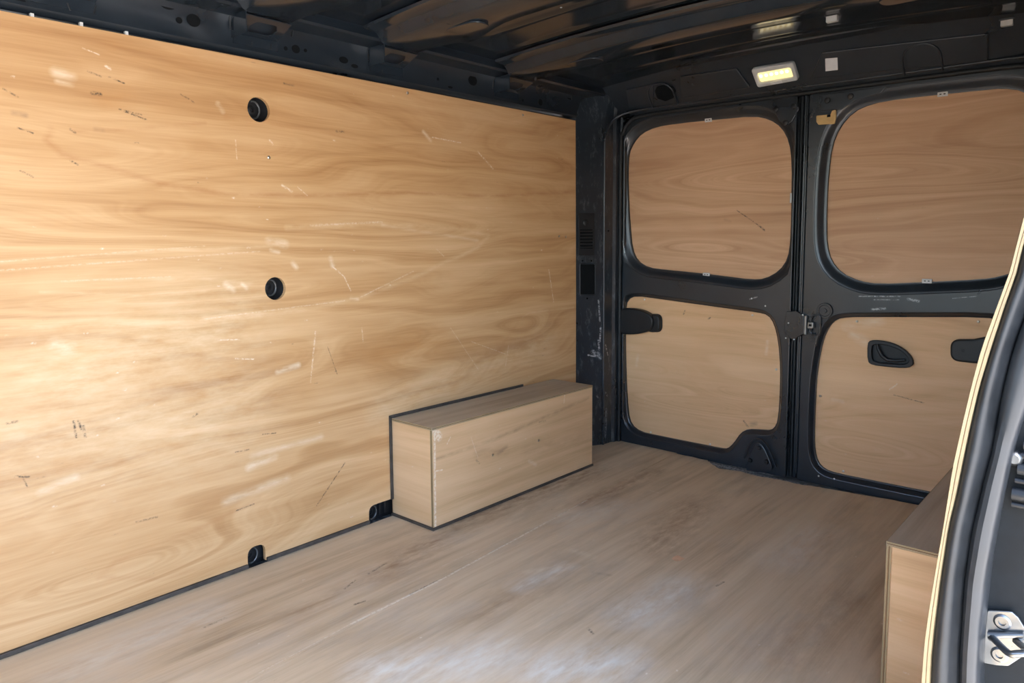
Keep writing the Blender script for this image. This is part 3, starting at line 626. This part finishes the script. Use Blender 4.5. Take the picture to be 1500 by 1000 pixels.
# inside handle
ho = smooth_poly(hpoly([(1271, 503), (1275, 498), (1290, 498), (1308, 502), (1324, 510), (1335, 521), (1339, 530), (1336, 537), (1324, 539), (1300, 537), (1278, 534.5), (1271, 529)], -.006), 1)
yc = sum(p[0] for p in ho)/len(ho); zc = sum(p[1] for p in ho)/len(ho)
hi_ = [(yc+(a-yc)*.80, zc+(b-zc)*.70) for a, b in ho]
hd = obj('door_handle', sheet([ho, hi_], .014, MX(-.012), .003, 2), M_BLACK, d2, smooth=40)
obj('handle_recess', sheet([grow(hi_, .002)], .002, MX(.0045)), M_RUBBER, hd)
lv = [D(u, v, -.010) for u, v in [(1285, 504), (1287, 512), (1292, 521), (1300, 527), (1312, 528), (1326, 527)]]
obj('lever', MB().tube([(-.011, a, b) for a, b in lv], [.004, .006, .007, .007, .006, .005], 8), M_BLACK, hd, smooth=60)
# latch at the meeting edge
lp = [(1153, 456), (1167, 455), (1178, 462), (1179, 488), (1168, 494), (1166, 497), (1152, 495), (1149, 476)]
la = obj('latch_plate', sheet([[D(u, v, -.040) for u, v in lp]], .014, MX(-.046), .002), M_PAINT, d1)
for u, v in [(1155, 473), (1169, 474), (1151, 495), (1163, 497), (1176, 461)]:
    y, z = D(u, v, -.046); obj('bolt', MB().lathe((-.0455, y, z), (-1, 0, 0), [(.003, 0), (.003, .0015), (.001, .002)], 8), M_JAMB if v == 474 else M_WHITE, la)
y, z = D(1180, 476, -.044)
k = obj('latch_catch', MB().box(-.048, -.030, y-.004, y+.004, z-.036, z+.036), M_STEEL, la, bevel=.001)
y, z = D(1187, 476, -.044)
stp = obj('striker', MB().box(-.050, -.036, y-.012, y+.009, z-.012, z+.012), M_STEEL, d2, bevel=.002)
obj('striker_slot', MB().box(-.0508, -.049, y-.007, y+.004, z-.004, z+.004), M_VOID, stp)
y, z = D(1193, 476, -.042)
fr = rounded([(y-.022, z-.042), (y+.016, z-.042), (y+.016, z+.042), (y-.022, z+.042)], .014)
obj('striker_bezel', sheet([fr, [(y+(a-y)*.75, z+(b-z)*.8) for a, b in fr]], .012, MX(-.042), .003), M_DOORP, d2, smooth=40)
y, z = D(1208, 455, -.031); obj('round_boss', MB().lathe((-.030, y, z), (-1, 0, 0), [(.030, 0), (.028, .003), (.022, .003), (.020, .001), (.009, .001), (.008, .004), (.0, .004)], 24), M_DOORP, d2, smooth=30)
# upper corner brackets
for d, pts in ((d1, [(1128, 146), (1168, 140), (1170, 160), (1160, 178), (1150, 184), (1140, 176)]), (d2, [(1198, 140), (1222, 136), (1300, 126), (1290, 136), (1255, 146), (1232, 160), (1200, 162)])):
    b = obj('corner_bracket', sheet([rounded([D(u, v, -.036) for u, v in pts], .006, 4)], .008, MX(-.036), .002), M_DOORP, d, smooth=40)
    for u, v in ([(1163, 156), (1137, 160), (1151, 180)] if d is d1 else [(1212, 147), (1246, 141)]):
        y, z = D(u, v, -.036); obj('bolt', MB().lathe((-.0355, y, z), (-1, 0, 0), [(.011, 0), (.010, .006), (.005, .008), (.0, .008)], 12), M_BLACK, b, smooth=40)
# bottom hinge bracket with three bolts
bk = smooth_poly([D(u, v, -.036) for u, v in [(1092, 687), (1098, 668), (1104, 652), (1112, 646), (1120, 654), (1128, 672), (1133, 686), (1124, 692), (1100, 690)]], 1)
b = obj('bottom_bracket', sheet([bk], .012, MX(-.042), .004, 2), M_DOORP, d1, smooth=40)
for u, v in [(1112, 656), (1099, 674), (1123, 676)]:
    y, z = D(u, v, -.042); obj('bolt', MB().lathe((-.0415, y, z), (-1, 0, 0), [(.010, 0), (.010, .002), (.007, .007), (.0, .008)], 12), M_BLACK, b, smooth=40)
bk2 = grow(bk, .016); obj('bracket_bead', MB().tube([(-.041, a, b_) for a, b_ in bk2 if b_ > .028], .004, 6), M_DOORP, d1, smooth=60)

# ------------------------------------------------------------------ wheel arch boxes
def arch_box(s, label):
    yw = -.0005 if s > 0 else -W+.0005; yi = -BD if s > 0 else -W+BD; T = .009*(1 if s > 0 else -1)
    b = empty('wheel_arch_box', (BX0, yi, 0), label, 'box', 'plywood wheel arch boxes')
    th = .0095
    sp = MB().box(BX0, BX1, yi, yi+T*1.05, .001, BH-th)
    side = obj('side_panel', sp, M_BOX, b, bevel=.0006, seg=1)
    obj('end_panel', MB().box(BX0+.0005, BX0+.010, yi+T*1.07, yw, .001, BH-th-.0003), M_BOXE, b, bevel=.0006, seg=1)
    obj('end_panel', MB().box(BX1-.010, BX1-.0005, yi+T*1.07, yw, .001, BH-th-.0003), M_BOXE, b, bevel=.0006, seg=1)
    top = obj('top_panel', MB().box(BX0-.001, BX1, yi-T*.1, yw, BH-th, BH), M_BOXT, b, bevel=.0008, seg=1)
    # laminated edges of the sheets
    for q, m in ((0.12, M_LATCHWOOD), (.50, M_CORE2), (.82, M_LATCHWOOD)):
        obj('ply_layer', MB().box(BX0-.0009, BX0+.001, yi+T*q-.0013, yi+T*q+.0013, .001, BH-th), m, side)
    for q, m in ((.2, M_LATCHWOOD), (.55, M_CORE2), (.85, M_LATCHWOOD)):
        zq = BH-th+th*q
        obj('ply_layer', MB().box(BX0, BX1, yi-T*.1-.0005*s, yi, zq-.0012, zq+.0012).box(BX0-.0018, BX0, yi, yw, zq-.0012, zq+.0012), m, top)
    # dark sealing strip along floor and lining
    y2 = yi-.008*s
    obj('floor_strip', MB().box(BX0-.009, BX1, yi, y2, .0004, .009), M_STRIP, b, bevel=.002)
    obj('floor_strip', MB().box(BX0-.009, BX0, yi, yw, .0004, .009), M_STRIP, b, bevel=.002)
    obj('wall_strip', MB().box(BX0-.010, BX0, yw, yw-.007*s, .057, BH+.008), M_STRIP, b, bevel=.002)
    obj('wall_strip', MB().box(BX0-.010, -.62, yw, yw-.007*s, BH, BH+.010), M_STRIP, b, bevel=.002)
    if s > 0:
        for u, v in [(722, 666), (789, 645)]:
            q = ony(u, v, -BD); obj('screw', MB().lathe((q.x, yi+.0005, q.z), (0, -1, 0), [(.0045, 0), (.0045, .0015), (.002, .0028)], 10), M_SCREW, b)
    return b
arch_box(1, 'long plywood wheel arch box against the tall lining, ending at the scuffed pillar')
arch_box(-1, 'plywood wheel arch box on the sliding door side, showing its end and layered edge')

# ------------------------------------------------------------------ lamp, sticker, clips on the header
lc = HB(.03) @ Vector((*hp(1138, 107), 0))
lamp = empty('interior_lamp', lc, 'lit pale grey interior lamp on the header over the rear doors', 'lamp')
lo = rounded([hp(u, v) for u, v in [(1102, 98), (1164, 88), (1172, 114), (1112, 125)]], .012, 6)
li = rounded([hp(u, v) for u, v in [(1112, 105), (1159, 96.5), (1163, 109), (1116, 117)]], .006, 5)
obj('housing', MB().mesh(plate([lo, grow(li, .003)], .022, .005, 3), HB(.020)), M_LAMPH, lamp, smooth=40)
lens = obj('lens', MB().mesh(plate([grow(li, .003)], .006, .001, 1), HB(.0105)), M_LENS, lamp, smooth=40)
for k in range(6):
    a = hp(1116+k*7.6, 109.5-k*1.45); M = HB(.0105); c = M @ Vector((a[0], a[1], 0))
    obj('led', MB().lathe(c, hn, [(.0062, 0), (.006, .0012), (.003, .002)], 10), M_LED, lens)
sw = rounded([hp(u, v) for u, v in [(1131, 116.5), (1147, 113.5), (1148, 116.5), (1132, 119.5)]], .001, 2)
obj('switch', MB().mesh(plate([sw], .012, .0008), HB(.0225)), M_WHITE, lamp)
st = rounded([hp(u, v) for u, v in [(1209.5, 84.5), (1227.5, 83), (1228, 101), (1210, 103)]], .001, 2)
o = obj('sticker', MB().mesh(plate([st], .0006), HB(.0067)), M_STICK); tag(o, 'small white paper sticker beside the lit lamp', 'sticker')
for (u, v, lab) in [(1219, 31, 'white plastic roof clip in line with the rear door gap'), (1475, 37, 'white plastic roof clip towards the sliding door side')]:
    zc = 1.588; q = onz(u, v, zc); r = empty('roof_clip', (q.x, q.y, zc), lab, 'clip', 'white clips under the roof')
    obj('pad', MB().box(q.x-.009, q.x+.009, q.y-.016, q.y+.016, zc-.003, zc+.016), M_LAMPH, r, bevel=.002)
    obj('stem', MB().box(q.x-.012, q.x+.012, q.y-.020, q.y+.020, zc+.014, roofz(q.y)), M_JAMB, r, bevel=.002)
# tan clip on the second door's upper corner
ac = [D(u, v, -.048) for u, v in [(1195, 169), (1216, 167), (1218, 162), (1223.5, 160), (1224, 170), (1222, 181), (1198, 182.5), (1195, 178)]]
am = sum((Vector((0, a, b)) for a, b in ac), Vector())/len(ac)
o = empty('plastic_clip', (-.04, am.y, am.z-.02), 'tan plastic clip hanging on the rear door frame near the lit lamp', 'clip')
obj('body', sheet([rounded(ac, .004, 4)], .008, MX(-.044), .0015), M_AMBER, o)
y, z = D(1213.5, 170, -.048); obj('notch', MB().box(-.0455, -.0435, y-.006, y+.006, z-.003, z+.006), M_VOID, o)

# ------------------------------------------------------------------ sliding door side: lining edge, seal, jamb
JX = -1.80
def interp(tab, v):
    tab = sorted(tab, key=lambda t: t[1])
    for (u0, v0), (u1, v1) in zip(tab, tab[1:]):
        if v0 <= v <= v1 or (v1 == tab[-1][1] and v > v1) or (v0 == tab[0][1] and v < v0): return u0+(u1-u0)*(v-v0)/(v1-v0)
b0 = [(1572, 110), (1535, 210), (1500, 317), (1479, 399), (1457, 459), (1438, 511), (1423, 567), (1410, 622), (1396, 685), (1382, 772), (1371.5, 832), (1361, 895), (1354, 947), (1350, 1000), (1344, 1150), (1340, 1400)]
b1 = [(1585, 130), (1545, 230), (1500, 352), (1487.5, 403), (1472, 446), (1451, 511), (1434, 567), (1421, 622), (1412, 665), (1399.5, 727), (1389, 769), (1377, 846), (1368, 916), (1363, 965), (1361.5, 1000), (1356, 1150), (1352, 1400)]
b2 = [(1640, 130), (1595, 250), (1545, 350), (1500, 464), (1483, 511), (1468, 571), (1453, 657), (1441.5, 699), (1424, 772), (1413.5, 842), (1410, 895), (1406.5, 947), (1406, 1000), (1402, 1150), (1400, 1400)]
b3 = [(1690, 130), (1640, 250), (1590, 370), (1540, 480), (1510, 570), (1483, 650), (1469.5, 709), (1459, 758), (1445, 832), (1438, 895), (1434, 947), (1432, 1000), (1428, 1150), (1426, 1400)]
VS = [120+20*k for k in range(45)]+[1040, 1100, 1180, 1280, 1380]
zs = []
for v in VS:
    q = [onx(interp(b, v), v, x) for b, x in ((b0, JX), (b1, JX), (b2, JX+.012), (b3, JX+.006))]
    z = q[1].z; zs.append((z, q[0].y, q[1].y, q[2].y, q[3].y))
zs = [r for r in zs if r[0] > 0]; top = zs[0]; bot = zs[-1]
zs = [(1.45, *top[1:])]+zs+[(.0, *bot[1:])]
wrt = empty('wall_right', (JX, -W, 0), 'plywood lining on the sliding door side, seen at its layered edge', None, kind='structure')
lay = [(0, .26, M_LATCHWOOD), (.26, .40, M_LATCHWOOD), (.40, .58, M_CORE2), (.58, 1.0, M_LATCHWOOD)]
def wq(r): return min(-W-.002, r[1]-.004)
def wy(r, t): return r[1]+(r[2]-r[1])*t
for a, b, m in ((0, .44, M_LATCHWOOD), (.44, .58, M_CORE2), (.58, 1., M_LATCHWOOD)):
    xx = JX+(.0012 if m is M_CORE2 else 0)
    mb = MB().loft([[(xx, wy(r, a), r[0]), (xx, wy(r, b), r[0]), (-1.52, wq(r)-.012*b, r[0]), (-.26, wq(r)-.012*b, r[0]), (-.26, wq(r)-.012*a, r[0]), (-1.52, wq(r)-.012*a, r[0])] for r in zs], True)
    obj('ply_layer', mb, [m], wrt, smooth=30)
mb = MB().loft([[(JX+.0006, r[1]+.0004, r[0]), (-1.52, wq(r)+.0006, r[0]), (-.26, wq(r)+.0006, r[0])] for r in zs]); obj('face_veneer', mb, M_WALL, wrt)
# seal: soft bulb between lining edge and painted flange
def row(r):
    y1, y2, z = r[2], r[3], r[0]; w = y2-y1; pts = []
    for k in range(11):
        t = k/10; pts.append((JX+.010-.020*math.sin(math.pi*min(1, t*1.15+.02))**.7*(1-.25*t) if t < .85 else JX+.010-.004*math.sin(math.pi*(t-.85)/.15), y1+w*t, z))
    pts += [(JX+.03, y2, z), (JX+.03, y1, z)]
    return pts
sl_ = obj('trim_8', MB().loft([row(r) for r in zs], True), M_SEAL, smooth=50); tag(sl_, 'dark grey rubber seal of the sliding door opening', kind='structure')
def row2(r):
    y2, y3, z = r[3], r[4], r[0]; w = y3-y2
    return [(JX+.03, y2, z), (JX+.006, y2+w*.05, z), (JX-.002, y2+w*.25, z), (JX-.004, y2+w*.5, z), (JX-.001, y2+w*.8, z), (JX+.006, y3-w*.02, z), (JX+.02, y3, z), (JX+.10, y3+.004, z), (JX+.12, y3+.03, z), (JX+.12, y2, z)]
jb = obj('trim_9', MB().loft([row2(r) for r in zs], True), M_JAMB, smooth=40); tag(jb, 'painted flange of the sliding door opening outside the grey seal', kind='structure')
rows = []
for r in zs: rows.append([(JX+.085, r[4]+.006, r[0]), (JX+.085, r[4]-.05, r[0]), (JX+.085, -1.935, r[0]), (JX+.10, -1.95, r[0]), (JX+.13, -1.95, r[0]), (JX+.13, r[4]+.006, r[0])])
rc = obj('recess_panel', MB().loft(rows, True), M_RECESS, jb, smooth=30)
for v, h in [(652, .006), (668, .005), (688, .008), (706, .004), (726, .009), (742, .004)]:
    q = onx(1500, v, JX+.07); yb = min(zs, key=lambda r: abs(r[0]-q.z))[4]
    obj('buffer_rib', MB().tube([(JX+.072, yb-.006, q.z), (JX+.070, -1.93, q.z)], h, 8), M_BLACK if v not in (688, 726) else M_SEAL, jb, smooth=60)
sx = JX+.082
q = onx(1488, 668, sx); obj('buffer_bolt', MB().lathe((sx-.008, q.y, q.z), (-1, 0, 0), [(.011, 0), (.010, .006), (.006, .010), (.0, .010)], 12), M_STEEL, jb, smooth=40)
spx = [(1446, 893), (1482, 895), (1492, 904), (1503, 922), (1508, 942), (1500, 960), (1477, 975), (1460, 974), (1438, 970)]
spts = [tuple(onx(u, v, sx-.004).yz) for u, v in spx]
c0 = onx(1470, 970, sx)
stk = empty('door_striker', (sx, c0.y, c0.z), 'shiny steel striker plate with loop on the sliding door jamb', 'striker')
obj('plate', sheet([rounded(spts, .004, 4)], .005, MX(sx-.005), .0012), M_STEEL, stk, smooth=40)
for u, v in [(1468, 911), (1464, 959)]:
    q = onx(u, v, sx-.006); bo = obj('bolt', MB().lathe((sx-.0045, q.y, q.z), (-1, 0, 0), [(.0105, 0), (.0105, .0015), (.008, .003), (.0045, .003), (.004, .0005), (.0, .0005)], 20), M_STEEL, stk, smooth=30)
lp_ = [(1452, 934, 0), (1456, 936, .012), (1477, 956, .05), (1490, 957, .055), (1512, 955, .05), (1500, 948, .02), (1488, 938, 0)]
pts = []
for u, v, o_ in lp_: q = onx(u, v, sx-.005-o_); pts.append(q)
obj('loop', MB().tube(spl(pts, 4), .0045, 10), M_STEEL, stk, smooth=60)
a, b = onx(1448, 929, sx-.008), onx(1500, 930, sx-.008); obj('saddle', MB().tube([a, (a+b)/2, b], .0045, 8), M_STEEL, stk, smooth=60)

# ------------------------------------------------------------------ rest of the shell (off frame): low bulkhead and open cab added for light from the front, door front post, near side above the opening
bh = obj('wall_front', MB().box(-3.34, -3.30, .08, -1.86, -.06, .72), M_PAINT); tag(bh, 'unseen dark bulkhead, kept half height to let in light from the front', kind='structure')  # unseen, height assumed so front light reaches the rear doors
cab = MB().box(-4.5, -3.3, .09, -1.86, 1.64, 1.69).box(-5.1, -3.3, .09, .13, -.3, .55).box(-5.1, -3.3, -1.86, -1.90, -.3, .55).box(-5.14, -5.10, .13, -1.90, -.3, .50).box(-5.1, -3.3, .13, -1.90, -.34, -.30)  # assumed open cab, added so daylight enters from ahead
for y in (.11, -1.88): cab.tube([(-4.5, y, 1.66), (-5.1, y, .52)], .05, 8); cab.box(-3.45, -3.3, y-.02, y+.02, .5, 1.66)
cb = obj('trim_12', cab, M_PAINT); tag(cb, 'unseen open cab shell, added to let light into the load bay', kind='structure')
fp = obj('trim_10', MB().box(-3.30, -3.12, -1.70, -1.86, -.06, 1.46).box(-3.30, .0, -1.775, -1.86, 1.452, 1.66), M_PAINT); tag(fp, 'dark frame round the sliding door opening', kind='structure')
ob = obj('trim_11', MB().box(JX+.14, .03, -1.855, -1.89, -.06, 1.46), M_PAINT); tag(ob, 'outer body side behind the sliding door opening', kind='structure')
